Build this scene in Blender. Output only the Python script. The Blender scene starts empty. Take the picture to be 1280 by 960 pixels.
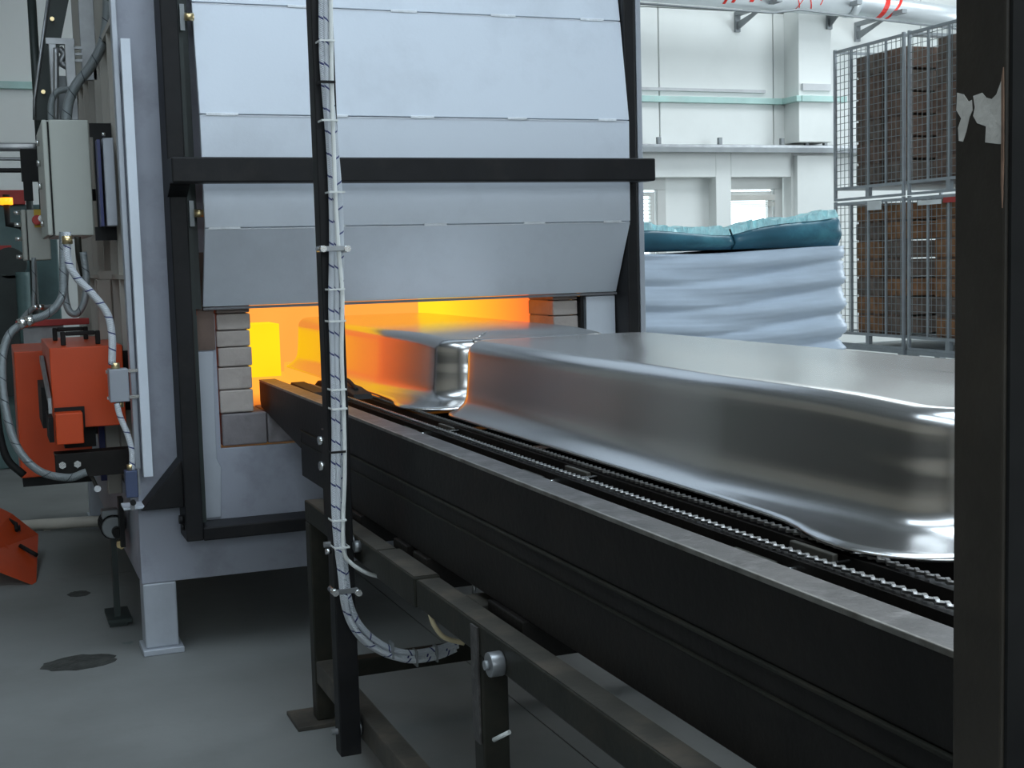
import bpy, bmesh, math, random
from mathutils import Vector, Matrix
random.seed(7)
sc = bpy.context.scene
C = sc.collection

# ------------------------------------------------------------------ camera
F = 1650.0; H = 1.25
YAW, PITCH, ROLL = math.radians(21.4), math.radians(5.38), math.radians(1.55)
fw = Vector((math.sin(YAW)*math.cos(PITCH), math.cos(YAW)*math.cos(PITCH), -math.sin(PITCH)))
r0 = Vector((math.cos(YAW), -math.sin(YAW), 0)); d0 = fw.cross(r0)
rt = r0*math.cos(ROLL) + d0*math.sin(ROLL)
dn = -r0*math.sin(ROLL) + d0*math.cos(ROLL)
cam = bpy.data.cameras.new('camera'); cam.sensor_width = 36; cam.lens = F/1280*36
cam.clip_start = 0.02; cam.clip_end = 200
camo = bpy.data.objects.new('camera', cam); C.objects.link(camo)
M = Matrix((rt, -dn, -fw)).transposed().to_4x4(); M.translation = (0, 0, H)
camo.matrix_world = M
sc.camera = camo

def at(px, py, Y):
    """point of the world plane y = Y seen at a pixel of the photograph"""
    d = rt*((px-640)/F) + dn*((py-480)/F) + fw
    t = Y/d.y
    return Vector((d.x*t, Y, H+d.z*t))

# ------------------------------------------------------------------ world, lights, exposure
w = bpy.data.worlds.new('world'); sc.world = w; w.use_nodes = True
bg = w.node_tree.nodes['Background']
bg.inputs[0].default_value = (0.80, 0.92, 1.0, 1); bg.inputs[1].default_value = 5.0
sc.view_settings.view_transform = 'Standard'; sc.view_settings.look = 'None'
sc.view_settings.gamma = 1; sc.view_settings.use_curve_mapping = False
sc.view_settings.exposure = -0.35

def area(name, loc, rot, sx, sy, power, col):
    l = bpy.data.lights.new(name, 'AREA'); l.shape = 'RECTANGLE'; l.size = sx; l.size_y = sy
    l.energy = power; l.color = col
    o = bpy.data.objects.new(name, l); C.objects.link(o); o.location = loc
    o.rotation_euler = rot; return o
R = math.radians
SKY = (0.74, 0.88, 1.0)
area('roof_light', (-1.5, 1.0, 5.85), (0, 0, 0), 1.6, 6.0, 150, SKY)
area('roof_light', (7.2, 9.0, 5.85), (0, 0, 0), 5.0, 2.4, 250, (0.86, 0.95, 1.0))
area('roof_light', (2.0, 1.5, 5.85), (0, 0, 0), 3.4, 2.4, 215, SKY)
area('window_light', (0.5, -4.9, 3.4), (R(90), 0, 0), 7.0, 2.2, 42, SKY)
area('window_light', (11.4, 6.0, 3.0), (R(90), 0, R(90)), 6.0, 2.6, 220, (0.85, 0.94, 1.0))

# ------------------------------------------------------------------ materials
MATS = {}
def mat(name, col, rough=0.5, metal=0.0, var=0.12, scale=6.0, bump=0.0, bscale=60.0, dirt=None, damt=0.5, dscale=3.0,
        emit=None, estr=0.0, aniso=0.0, stretch=None, spec=None, coords='Object'):
    if name in MATS: return MATS[name]
    m = bpy.data.materials.new(name); m.use_nodes = True; n = m.node_tree.nodes; l = m.node_tree.links
    p = n['Principled BSDF']
    tc = n.new('ShaderNodeTexCoord'); mp = n.new('ShaderNodeMapping')
    if stretch: mp.inputs['Scale'].default_value = stretch
    l.new(tc.outputs[coords], mp.inputs[0])
    nz = n.new('ShaderNodeTexNoise'); nz.inputs['Scale'].default_value = scale; nz.inputs['Detail'].default_value = 6
    l.new(mp.outputs[0], nz.inputs['Vector'])
    rp = n.new('ShaderNodeValToRGB')
    rp.color_ramp.elements[0].position = .3; rp.color_ramp.elements[1].position = .7
    a = tuple(max(0, c*(1-var)) for c in col); b = tuple(min(1, c*(1+var)) for c in col)
    rp.color_ramp.elements[0].color = (*a, 1); rp.color_ramp.elements[1].color = (*b, 1)
    l.new(nz.outputs[0], rp.inputs[0]); out = rp.outputs[0]
    if dirt:
        n2 = n.new('ShaderNodeTexNoise'); n2.inputs['Scale'].default_value = dscale; n2.inputs['Detail'].default_value = 8
        n2.inputs['Roughness'].default_value = .65
        l.new(tc.outputs[coords], n2.inputs['Vector'])
        r2 = n.new('ShaderNodeValToRGB'); r2.color_ramp.elements[0].position = .5; r2.color_ramp.elements[1].position = .72
        r2.color_ramp.elements[0].color = (0, 0, 0, 1); r2.color_ramp.elements[1].color = (damt, damt, damt, 1)
        l.new(n2.outputs[0], r2.inputs[0])
        mx = n.new('ShaderNodeMixRGB'); l.new(r2.outputs[0], mx.inputs[0]); l.new(out, mx.inputs[1])
        mx.inputs[2].default_value = (*dirt, 1); out = mx.outputs[0]
    l.new(out, p.inputs['Base Color'])
    p.inputs['Roughness'].default_value = rough; p.inputs['Metallic'].default_value = metal
    if aniso: p.inputs['Anisotropic'].default_value = aniso
    if spec is not None: p.inputs['Specular IOR Level'].default_value = spec
    if bump:
        nb = n.new('ShaderNodeTexNoise'); nb.inputs['Scale'].default_value = bscale; nb.inputs['Detail'].default_value = 4
        l.new(mp.outputs[0], nb.inputs['Vector'])
        bp = n.new('ShaderNodeBump'); bp.inputs['Strength'].default_value = bump; bp.inputs['Distance'].default_value = .01
        l.new(nb.outputs[0], bp.inputs['Height']); l.new(bp.outputs[0], p.inputs['Normal'])
    if emit:
        p.inputs['Emission Color'].default_value = (*emit, 1); p.inputs['Emission Strength'].default_value = estr
    MATS[name] = m; return m

def hose_mat(name, base, mark, pitch, width, slant=0.0, rough=.45, metal=0.0, bump=0.6, rings=False):
    """tube material: u runs along (metres), v around"""
    m = bpy.data.materials.new(name); m.use_nodes = True; n = m.node_tree.nodes; l = m.node_tree.links
    p = n['Principled BSDF']; uv = n.new('ShaderNodeUVMap'); sp = n.new('ShaderNodeSeparateXYZ'); l.new(uv.outputs[0], sp.inputs[0])
    def mth(op, a, b=None):
        q = n.new('ShaderNodeMath'); q.operation = op
        for i, v in enumerate((a, b)):
            if v is None: continue
            if isinstance(v, (int, float)): q.inputs[i].default_value = v
            else: l.new(v, q.inputs[i])
        return q.outputs[0]
    s = mth('ADD', mth('MULTIPLY', sp.outputs[0], 1/pitch), mth('MULTIPLY', sp.outputs[1], slant))
    fr = mth('FRACT', s); msk = mth('LESS_THAN', fr, width)
    mx = n.new('ShaderNodeMixRGB'); l.new(msk, mx.inputs[0]); mx.inputs[1].default_value = (*base, 1); mx.inputs[2].default_value = (*mark, 1)
    l.new(mx.outputs[0], p.inputs['Base Color']); p.inputs['Roughness'].default_value = rough; p.inputs['Metallic'].default_value = metal
    fine = mth('SINE', mth('ADD', mth('MULTIPLY', sp.outputs[0], 1800.0 if rings else 1500.0), mth('MULTIPLY', sp.outputs[1], 0.0 if rings else 40.0)))
    bp = n.new('ShaderNodeBump'); bp.inputs['Strength'].default_value = bump; bp.inputs['Distance'].default_value = .0015
    l.new(fine, bp.inputs['Height']); l.new(bp.outputs[0], p.inputs['Normal'])
    return m

silver = mat('silver_paint', (.42, .45, .50), .42, .25, .06, 2.5, .04, 90, dirt=(.22, .22, .25), damt=.35, dscale=2.2)
door_m = mat('door_silver', (.64, .69, .76), .48, .15, .03, 1.5, .03, 120, dirt=(.30, .31, .34), damt=.22, dscale=2.6)
plate_m = mat('plate_silver', (.34, .36, .42), .5, .2, .08, 3, .05, 80, dirt=(.12, .11, .13), damt=.45, dscale=4)
black = mat('black_paint', (.010, .010, .011), .5, .0, .3, 8, .05, 60, dirt=(.03, .027, .024), damt=.4, dscale=9, spec=.22)
rail_black = mat('rail_black', (.009, .0075, .0065), .48, .0, .3, 8, .08, 70, dirt=(.022, .017, .013), damt=.4, dscale=9, spec=.22)
worn = mat('worn_top', (.085, .078, .075), .42, .5, .3, 14, .1, 90, dirt=(.24, .225, .22), damt=.7, dscale=22)
worn_edge = mat('worn_edge', (.22, .21, .19), .4, .6, .4, 20, .1, 90, dirt=(.10, .08, .06), damt=.8, dscale=14)
olive = mat('olive_steel', (.022, .022, .017), .5, .1, .25, 10, .06, 70, dirt=(.05, .04, .028), damt=.5, dscale=12, spec=.22)
dust_top = mat('dusty_olive', (.06, .055, .045), .6, .1, .25, 10, .08, 70, dirt=(.13, .10, .075), damt=.6, dscale=10)
rustb = mat('rusty_plate', (.16, .11, .09), .7, .1, .35, 7, .1, 60)
orange_m = mat('orange_paint', (.55, .055, .004), .35, 0, .06, 5, .02, 80, dirt=(.35, .05, .01), damt=.25)
cream = mat('cream_paint', (.42, .40, .36), .5, 0, .06, 4, .02, 60)
beige = mat('beige_enamel', (.42, .44, .40), .4, 0, .03, 3, .01, 60)
blue_m = mat('blue_paint', (.012, .02, .12), .4, 0, .1, 5)
navy = mat('navy_box', (.06, .08, .15), .4, .2, .1, 6)
galv = mat('galvanised', (.28, .29, .30), .38, .7, .15, 18, .03, 60)
chrome = mat('bright_bolt', (.75, .75, .74), .22, 1, .05, 8)
brass = mat('brass', (.70, .55, .30), .3, 1, .08, 8)
rubber = mat('black_rubber', (.012, .012, .012), .6, 0, .2, 20, spec=.22)
white_cable = mat('white_cable', (.72, .74, .72), .45, 0, .05, 12)
cream_cable = mat('cream_cable', (.62, .52, .32), .45, 0, .05, 12)
red_m = mat('red_paint', (.45, .035, .03), .45, 0, .1, 6)
dgreen = mat('machine_green', (.10, .17, .17), .5, 0, .15, 5, .03, 40, dirt=(.05, .07, .07), damt=.6)
pvc = mat('floor_pipe', (.55, .52, .46), .45, 0, .08, 8)
dark_tray = mat('dark_tray', (.018, .026, .024), .5, .1, .3, 7)
cable_grey = mat('grey_strap', (.25, .27, .28), .5, .2, .1, 8)
braid = hose_mat('braided_conduit', (.60, .63, .67), (.03, .04, .16), .05, .085, slant=.55, rough=.4)
braid2 = hose_mat('braided_conduit_fine', (.55, .59, .64), (.04, .05, .18), .056, .07, slant=-.5, rough=.4)
flex = hose_mat('steel_conduit', (.28, .31, .32), (.05, .06, .07), .07, .05, slant=.8, rough=.4, metal=.4, rings=True)
brick_m = mat('firebrick', (.44, .39, .36), .85, 0, .1, 9, .25, 50, dirt=(.22, .17, .15), damt=.5, dscale=7)
brick_d = mat('sooty_block', (.24, .22, .23), .85, 0, .25, 8, .3, 45, dirt=(.08, .07, .08), damt=.6, dscale=9)
bath_m = mat('bare_steel', (.60, .59, .58), .23, 1.0, .03, 1.2, .012, 4, aniso=.0, stretch=(1, 1, 1))
chain_m = mat('chain_steel', (.68, .68, .68), .28, 1, .1, 30)
chain_shade = mat('chain_steel_shade', (.30, .29, .28), .4, 1, .1, 30)  # same chain steel darkened: shade under the bath put into its colour

def glow(name, col, s):
    m = bpy.data.materials.new(name); m.use_nodes = True; p = m.node_tree.nodes['Principled BSDF']
    p.inputs['Base Color'].default_value = (.10, .03, .01, 1); p.inputs['Roughness'].default_value = .95
    n = m.node_tree.nodes; l = m.node_tree.links
    nz = n.new('ShaderNodeTexNoise'); nz.inputs['Scale'].default_value = 3
    tc = n.new('ShaderNodeTexCoord'); l.new(tc.outputs['Object'], nz.inputs['Vector'])
    mr = n.new('ShaderNodeMapRange'); mr.inputs['To Min'].default_value = s*.85; mr.inputs['To Max'].default_value = s*1.15
    l.new(nz.outputs[0], mr.inputs[0]); l.new(mr.outputs[0], p.inputs['Emission Strength'])
    p.inputs['Emission Color'].default_value = (*col, 1); return m

def glow_grad(name, c0, c1, y0, y1, s):
    """incandescent lining: cooler by the mouth (y0), hotter deep inside (y1), world metres"""
    m = bpy.data.materials.new(name); m.use_nodes = True; n = m.node_tree.nodes; l = m.node_tree.links
    p = n['Principled BSDF']; p.inputs['Base Color'].default_value = (.10, .03, .01, 1); p.inputs['Roughness'].default_value = .95
    g = n.new('ShaderNodeNewGeometry'); sp = n.new('ShaderNodeSeparateXYZ'); l.new(g.outputs['Position'], sp.inputs[0])
    mr = n.new('ShaderNodeMapRange'); mr.inputs['From Min'].default_value = y0; mr.inputs['From Max'].default_value = y1
    l.new(sp.outputs[1], mr.inputs[0])
    rp = n.new('ShaderNodeValToRGB'); rp.color_ramp.elements[0].color = (*c0, 1); rp.color_ramp.elements[1].color = (*c1, 1)
    l.new(mr.outputs[0], rp.inputs[0]); l.new(rp.outputs[0], p.inputs['Emission Color'])
    p.inputs['Emission Strength'].default_value = s; return m

glow_wall = glow_grad('hot_lining', (1.0, .135, .035), (1.0, .68, .02), 4.5, 5.6, 1.5)
glow_left = glow_grad('hot_lining_near', (1.0, .15, .04), (1.0, .24, .06), 4.4, 5.8, 1.5)
glow_back = glow('hot_back', (1.0, .36, .06), 1.4)
glow_block = glow('hot_block', (1.0, .60, .01), 1.6)
glow_floor = glow_grad('hot_floor', (.40, .02, .005), (1.0, .42, .05), 4.35, 5.0, 1.35)

# ------------------------------------------------------------------ mesh helpers
class MB:
    def __init__(s): s.bm = bmesh.new(); s.uv = s.bm.loops.layers.uv.new('UVMap')
    def box(s, x0, x1, y0, y1, z0, z1, rot=None, piv=None):
        vs = [Vector((x, y, z)) for x in (x0, x1) for y in (y0, y1) for z in (z0, z1)]
        if rot is not None:
            pv = Vector(piv) if piv is not None else Vector(((x0+x1)/2, (y0+y1)/2, (z0+z1)/2))
            vs = [rot @ (v-pv) + pv for v in vs]
        b = [s.bm.verts.new(v) for v in vs]
        for f in ((0, 1, 3, 2), (4, 6, 7, 5), (0, 4, 5, 1), (2, 3, 7, 6), (0, 2, 6, 4), (1, 5, 7, 3)):
            s.bm.faces.new([b[i] for i in f])
        return s
    def prism(s, poly, axis, a, b):
        """poly: 2-D points in the other two axes (in x,y,z order)"""
        def mk(p, t):
            return {'x': (t, p[0], p[1]), 'y': (p[0], t, p[1]), 'z': (p[0], p[1], t)}[axis]
        A = [s.bm.verts.new(mk(p, a)) for p in poly]; B = [s.bm.verts.new(mk(p, b)) for p in poly]
        n = len(poly)
        s.bm.faces.new(A); s.bm.faces.new(B[::-1])
        for i in range(n): s.bm.faces.new((A[i], B[i], B[(i+1) % n], A[(i+1) % n]))
        return s
    def tube(s, pts, r, n=10, cap=True, rs=None):
        pts = [Vector(p) for p in pts]; rings = []; L = 0; Ls = []
        up = None
        for i, p in enumerate(pts):
            if i == 0: t = pts[1]-p
            elif i == len(pts)-1: t = p-pts[i-1]
            else: t = (pts[i+1]-p).normalized()+(p-pts[i-1]).normalized()
            t.normalize()
            if up is None:
                up = Vector((0, 0, 1)) if abs(t.z) < .9 else Vector((1, 0, 0))
            u = (up - t*up.dot(t)).normalized(); v = t.cross(u); up = u
            rr = rs[i] if rs else r
            rings.append([s.bm.verts.new(p+(u*math.cos(2*math.pi*k/n)+v*math.sin(2*math.pi*k/n))*rr) for k in range(n)])
            if i: L += (p-pts[i-1]).length
            Ls.append(L)
        for i in range(len(pts)-1):
            for k in range(n):
                k2 = (k+1) % n
                f = s.bm.faces.new((rings[i][k], rings[i][k2], rings[i+1][k2], rings[i+1][k])); f.smooth = True
                for lp, uvv in zip(f.loops, ((Ls[i], k/n), (Ls[i], (k+1)/n), (Ls[i+1], (k+1)/n), (Ls[i+1], k/n))): lp[s.uv].uv = uvv
        if cap: s.bm.faces.new(rings[0][::-1]); s.bm.faces.new(rings[-1])
        return s
    def cyl(s, a, b, r, n=16): return s.tube([a, b], r, n)
    def hexa(s, c, axis, r, h):
        c = Vector(c); a = Vector(axis); return s.tube([c, c+a*h], r, 6)

def smooth_path(pts, k=6):
    pts = [Vector(p) for p in pts]; out = []
    P = [pts[0]*2-pts[1]]+pts+[pts[-1]*2-pts[-2]]
    for i in range(1, len(P)-2):
        for j in range(k):
            t = j/k; a, b, c, d = P[i-1], P[i], P[i+1], P[i+2]
            out.append(.5*((2*b)+(c-a)*t+(2*a-5*b+4*c-d)*t*t+(3*b-a-3*c+d)*t**3))
    out.append(pts[-1]); return out

ORG = {}
def put(name, mb, m, parent=None, bevel=0.0, seg=2, label=None, smooth=False, stuff=False):
    bm = mb.bm
    bmesh.ops.recalc_face_normals(bm, faces=bm.faces)
    if parent is not None: org = ORG[parent.name]
    else:
        xs = [v.co for v in bm.verts]
        org = Vector((sum(v.x for v in xs)/len(xs), sum(v.y for v in xs)/len(xs), min(v.z for v in xs)))
    for v in bm.verts: v.co -= org
    if smooth:
        for f in bm.faces: f.smooth = True
    me = bpy.data.meshes.new(name); bm.to_mesh(me); bm.free(); me.materials.append(m)
    o = bpy.data.objects.new(name, me); C.objects.link(o); ORG[o.name] = org
    if parent is not None: o.parent = parent
    else: o.location = org
    if bevel:
        md = o.modifiers.new('bevel', 'BEVEL'); md.width = bevel; md.segments = seg; md.limit_method = 'ANGLE'; md.angle_limit = R(40)
    if label: o['label'] = label
    if stuff: o['kind'] = 'stuff'
    return o
def thing(name, label, cat, loc, group=None):
    o = bpy.data.objects.new(name, None); C.objects.link(o); o.location = loc; o.empty_display_size = .05
    ORG[o.name] = Vector(loc); o['label'] = label; o['category'] = cat
    if group: o['group'] = group
    return o
def tag(o, label, cat, group=None):
    o['label'] = label; o['category'] = cat
    if group: o['group'] = group
    return o
def struct(name, mb, m, parent=None, **k):
    o = put(name, mb, m, parent, **k)
    if parent is None: o['kind'] = 'structure'
    return o
def box(*a, **k): return MB().box(*a, **k)
def dup(o, delta, label=None, parent=None):
    c = o.copy(); C.objects.link(c)
    if parent is None:
        c.location = o.location+Vector(delta)
        if label: c['label'] = label
    else: c.parent = parent
    for ch in o.children: dup(ch, (0, 0, 0), None, c)
    return c

# ================================================================== SETTING
# floor
fm = mat('concrete_floor', (.19, .197, .192), .62, 0, .14, 1.6, .06, 30, dirt=(.13, .127, .118), damt=.6, dscale=.9)
n = fm.node_tree.nodes; l = fm.node_tree.links
p = n['Principled BSDF']; src = p.inputs['Base Color'].links[0].from_socket
tc = n.new('ShaderNodeTexCoord')
vz = n.new('ShaderNodeTexNoise'); vz.inputs['Scale'].default_value = 7; vz.inputs['Detail'].default_value = 3
l.new(tc.outputs['Object'], vz.inputs['Vector'])
vr = n.new('ShaderNodeValToRGB'); vr.color_ramp.elements[0].position = .70; vr.color_ramp.elements[1].position = .73
vr.color_ramp.elements[0].color = (0, 0, 0, 1); vr.color_ramp.elements[1].color = (.8, .8, .8, 1); l.new(vz.outputs[0], vr.inputs[0])
mx = n.new('ShaderNodeMixRGB'); l.new(vr.outputs[0], mx.inputs[0]); l.new(src, mx.inputs[1]); mx.inputs[2].default_value = (.12, .15, .15, 1)
l.new(mx.outputs[0], p.inputs['Base Color'])
fl = thing('floor', 'floor', 'floor', (0, 0, 0)); del fl['label']; del fl['category']; fl['kind'] = 'structure'
# concrete bays parted by thin saw-cut joints
xs = [-7, -3.4, -.55, 1.32, 3.9, 7.4, 11.5]; ys = [-5, -1.6, 1.62, 2.62, 5.62, 8.8, 12.4]
for i in range(6):
    for j in range(6):
        put('floor_slab', box(xs[i]+.002, xs[i+1]-.002, ys[j]+.002, ys[j+1]-.002, -.1, 0), fm, fl)
put('joint_bed', box(-7, 11.5, -5, 12.4, -.13, -.012), mat('joint_bed', (.14, .14, .13), .9), fl)

wall_m = mat('white_wall', (.80, .82, .80), .8, 0, .02, 1.2, .03, 40, dirt=(.66, .68, .66), damt=.35, dscale=1.1)
wb = thing('wall_back', 'x', 'x', (6, 12, 0)); del wb['label']; del wb['category']; wb['kind'] = 'structure'
Y0, Y1 = 12.0, 12.4
def wp(x0, x1, z0, z1, y0=Y0, y1=Y1): put('wall_panel', box(x0, x1, y0, y1, z0, z1), wall_m, wb, bevel=.006)
# precast panels above the windows, with open joints
for x0, x1 in ((-7, -3), (-3, 1), (1, 3.6), (3.6, 6.38), (6.38, 7.72), (7.72, 9.6), (9.6, 11.5)):
    wp(x0+.006, x1-.006, 2.32, 3.72); wp(x0+.006, x1-.006, 3.73, 6.0)
wp(-7, 4.6, 0, 2.31); wp(4.6, 5.4, 0, 2.31)
wp(5.4, 7.02, 2.04, 2.31); wp(5.4, 7.02, 0, .9)
wp(7.02, 7.2, 0, 2.31)
wp(7.2, 7.93, 2.04, 2.31); wp(7.2, 7.93, 0, .9); wp(7.93, 11.5, 0, 2.31)
put('blank_panel', box(6.51, 7.02, 12.15, 12.4, .9, 2.04), wall_m, wb)
put('pilaster', box(7.85, 8.25, 11.73, 12.0, 2.38, 6), wall_m, wb, bevel=.006)
put('pilaster', box(7.96, 8.38, 11.93, 12.0, 0, 2.26), wall_m, wb, bevel=.006)
frame_m = mat('window_frame', (.55, .56, .54), .5, 0, .05, 4)
glass_m = bpy.data.materials.new('window_glass'); glass_m.use_nodes = True
gp = glass_m.node_tree.nodes['Principled BSDF']; gp.inputs['Transmission Weight'].default_value = 1; gp.inputs['Roughness'].default_value = .02
gp.inputs['IOR'].default_value = 1.02; gp.inputs['Base Color'].default_value = (.95, 1, 1, 1)
blind_m = mat('blind_slat', (.50, .49, .45), .6, 0, .08, 5)
for nm, x0, x1, bl in (('window_1', 5.4, 6.5, 1), ('window_2', 7.2, 7.90, 0)):
    wn = thing(nm, 'x', 'x', ((x0+x1)/2, 12.2, .9)); del wn['label']; del wn['category']; wn['kind'] = 'structure'
    f = MB(); t = .07
    f.box(x0, x1, 12.12, 12.2, 1.92, 2.04).box(x0, x1, 12.12, 12.2, .9, .97).box(x0, x0+t, 12.12, 12.2, .97, 1.92).box(x1-t-.03, x1, 12.12, 12.2, .97, 1.92)
    put('window_frame', f, frame_m, wn, bevel=.004)
    s = MB(); s.box(x1-.17, x1-.12, 12.14, 12.19, .97, 1.9).box(x0+t, x1-.17, 12.14, 12.19, 1.86, 1.9)
    put('sash', s, frame_m, wn, bevel=.003)
    put('pane', box(x0+t, x1-.12, 12.205, 12.211, .97, 1.92), glass_m, wn)
    if bl:
        for k in range(13): put('slat', box(x1-.34, x1-.18, 12.09, 12.115, 1.40+k*.038, 1.408+k*.038), blind_m, wn)
    else:
        put('blind_rail', box(x0+.02, x1-.12, 12.08, 12.115, 1.80, 1.86), blind_m, wn, bevel=.004)
        for k in range(3): put('slat', box(x0+.02, x1-.12, 12.08, 12.115, 1.775-k*.018, 1.783-k*.018), blind_m, wn)
hallm = mat('hall_wall', (.52, .47, .40), .85, 0, .05, 1, dirt=(.35, .32, .27), damt=.4, dscale=.7)
wlo = struct('wall_left', box(-7.3, -7, -5, 12.4, 0, 6), hallm)
put('reflect_band', box(-7, -6.98, -5, 12, 0, 1.25), mat('dark_reflect_band', (.05, .048, .045), .6, 0, .1, 3), wlo)  # unseen dark band added for the bath's side to reflect
wf = MB(); wf.box(-7.3, 11.8, -5.3, -5, 0, 2.2).box(-7.3, 11.8, -5.3, -5, 4.6, 6).box(-7.3, -3.2, -5.3, -5, 2.2, 4.6).box(4.2, 11.8, -5.3, -5, 2.2, 4.6)
struct('wall_front', wf, hallm)
wr = MB(); wr.box(11.5, 11.8, -5, 12.4, 0, 1.6).box(11.5, 11.8, -5, 12.4, 4.4, 6).box(11.5, 11.8, -5, 2.8, 1.6, 4.4).box(11.5, 11.8, 9.2, 12.4, 1.6, 4.4)
struct('wall_right', wr, wall_m)
ceil_m = mat('ceiling', (.50, .52, .53), .9, 0, .04, 1)
struct('ceiling', box(-7.3, 11.8, -5.3, 12.4, 6.0, 6.2), ceil_m)

# services along the back wall
teal = mat('pale_green_trunking', (.42, .62, .58), .5, 0, .12, 4, dirt=(.55, .6, .58), damt=.5, dscale=3)
shade_grey = mat('pale_grey_shade', (.55, .56, .57), .6, 0, .1, 6)
t = thing('trunking', 'pale green cable trunking running along the white wall and round its pilaster', 'trunking', (6, 11.95, 2.78))
put('trunk', box(-4, 7.85, 11.94, 12, 2.785, 2.845), teal, t, bevel=.004)
put('trunk', box(7.79, 7.85, 11.68, 12, 2.785, 2.845), teal, t, bevel=.004)
put('trunk', box(7.85, 8.4, 11.67, 11.73, 2.785, 2.845), teal, t, bevel=.004)
put('shade_strip', box(3.6, 7.6, 11.96, 12, 2.90, 2.93), shade_grey, t)  # thin grey strips carry the wall shading above the trunking as colour
put('shade_strip', box(7.88, 8.22, 11.70, 11.73, 2.90, 2.97), shade_grey, t)
t = thing('wall_rail', 'grey steel rail with small clips running along the white wall above the windows', 'rail', (6, 11.95, 2.28))
put('rail_bar', box(3.6, 9.2, 11.86, 12, 2.30, 2.36), galv, t, bevel=.004)
put('rail_lip', box(3.6, 9.2, 11.84, 11.86, 2.28, 2.33), cable_grey, t)
for x in (6.28, 6.98, 7.72, 8.02, 8.25): put('clip', box(x, x+.04, 11.86, 11.9, 2.36, 2.43), cable_grey, t, bevel=.003)
duct_m = mat('silver_duct', (.72, .76, .78), .3, .35, .05, 4)
A = at(760, -20, 11.45); B = at(1062, 4, 11.45); D = at(1230, 27, 11.45); Z0 = at(-40, -80, 11.45)
t = thing('duct', 'silver round duct marked with red rings, high on the white wall', 'duct', A)
put('pipe', MB().tube([Z0, A, B], .135, 28), duct_m, t)
put('pipe', MB().tube([B, D, D+(D-B)], .115, 28), duct_m, t)
put('collar', MB().tube([B-(B-A)*.015, B+(D-B)*.03], .145, 28), duct_m, t)
cond = [at(780, 3, 11.3), at(966, 16, 11.3), at(1000, 12, 11.3), at(1040, 17, 11.3), at(1195, 36, 11.3)]
put('conduit', MB().tube(cond, .012, 8), cable_grey, t)
def ring(P, Q, f, w, rad, a0=0, a1=360, tilt=0):
    c = P+(Q-P)*f; d = (Q-P).normalized(); u = Vector((0, 0, 1)); u = (u-d*u.dot(d)).normalized(); v = d.cross(u)
    mb = MB(); N = 20; pr = None; vs = []
    for k in range(N+1):
        a = R(a0+(a1-a0)*k/N); e = (u*math.cos(a)+v*math.sin(a))*rad + d*(tilt*math.cos(a)*.08)
        vs.append((mb.bm.verts.new(c+e-d*w/2), mb.bm.verts.new(c+e+d*w/2)))
    for k in range(N): mb.bm.faces.new((vs[k][0], vs[k][1], vs[k+1][1], vs[k+1][0]))
    return mb
redtape = mat('red_tape', (.75, .03, .02), .5, 0, .1, 10)
for f_, w_, tl, a0, a1 in ((.455, .03, .4, 60, 150), (.49, .035, .6, 90, 140), (.56, .045, .5, 0, 130), (.595, .02, .5, 0, 120), (.735, .012, -1, 0, 140), (.77, .010, 1.0, 20, 150), (.79, .014, -.8, 40, 140), (.85, .012, .6, 10, 120)):
    put('red_ring', ring(A, B, f_, w_, .1365, a0, a1, tilt=tl), redtape, t)
for f_, w_, tl in ((.22, .06, .5), (.30, .035, 1)): put('red_ring', ring(B, D, f_, w_, .1165, tilt=tl), redtape, t)
for f_ in (.47, .87):
    c = A+(B-A)*f_
for (px, py) in ((922, 40), (1018, 42), (1072, 52)):
    b = at(px, py, 11.98); ytop = b.z+.2; yw = 11.73 if 1000 < px < 1040 else 12.0
    mb = MB().box(b.x-.03, b.x+.03, yw-.03, yw, b.z, ytop).box(b.x-.03, b.x+.03, 11.2, yw-.03, ytop-.04, ytop)
    mb.prism([(yw-.03, b.z+.02), (yw-.03, b.z+.10), (11.55, ytop-.04), (11.47, ytop-.04)], 'x', b.x-.008, b.x+.008)
    put('bracket', mb, cable_grey, t)

# ================================================================== FURNACE
fu = thing('furnace', 'large silver furnace with a glowing orange mouth and black door frame', 'furnace', (1.3, 4.35, 0))
# front plates (y 4.35)
put('front_plate', box(.403, .62, 4.35, 4.37, .50, 2.95), plate_m, fu, bevel=.002)
put('front_plate', box(1.985, 2.215, 4.35, 4.37, .50, 2.95), silver, fu, bevel=.002)
put('front_plate', box(.62, 1.985, 4.36, 4.38, 1.28, 2.95), plate_m, fu)
put('front_plate', MB().prism([(.60, .40), (2.215, .40), (2.215, .66), (.672, .66), (.672, 1.1), (.60, 1.1)], 'y', 4.34, 4.36), plate_m, fu, bevel=.002, label='light grey lower face plate around the mouth')
put('cover_plate', MB().prism([(.60, .435), (.66, .435), (.668, .60), (.655, .63), (.660, .98), (.60, .98)], 'y', 4.33, 4.34), silver, fu, bevel=.002)
put('cover_plate', MB().prism([(.60, .985), (.668, .985), (.668, 1.3), (.60, 1.3)], 'y', 4.33, 4.34), rustb, fu, label='heat-browned plate beside the mouth')
put('base_beam', box(.400, 2.20, 4.352, 4.45, .235, .50), plate_m, fu, bevel=.003)
put('base_side', box(.400, .43, 4.45, 7.2, .235, .50), plate_m, fu)
put('right_flange', box(2.196, 2.216, 4.30, 4.349, .5, 2.95), silver, fu, bevel=.002)
put('side_wall', box(.47, .50, 4.37, 7.2, .5, 2.95), cream, fu)
put('side_wall', box(2.19, 2.21, 4.37, 7.2, .5, 2.95), silver, fu)
put('rear_wall', box(.47, 2.21, 7.2, 7.23, .235, 2.95), silver, fu)
put('roof', box(.40, 2.245, 4.37, 7.23, 2.95, 2.98), silver, fu)
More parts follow.
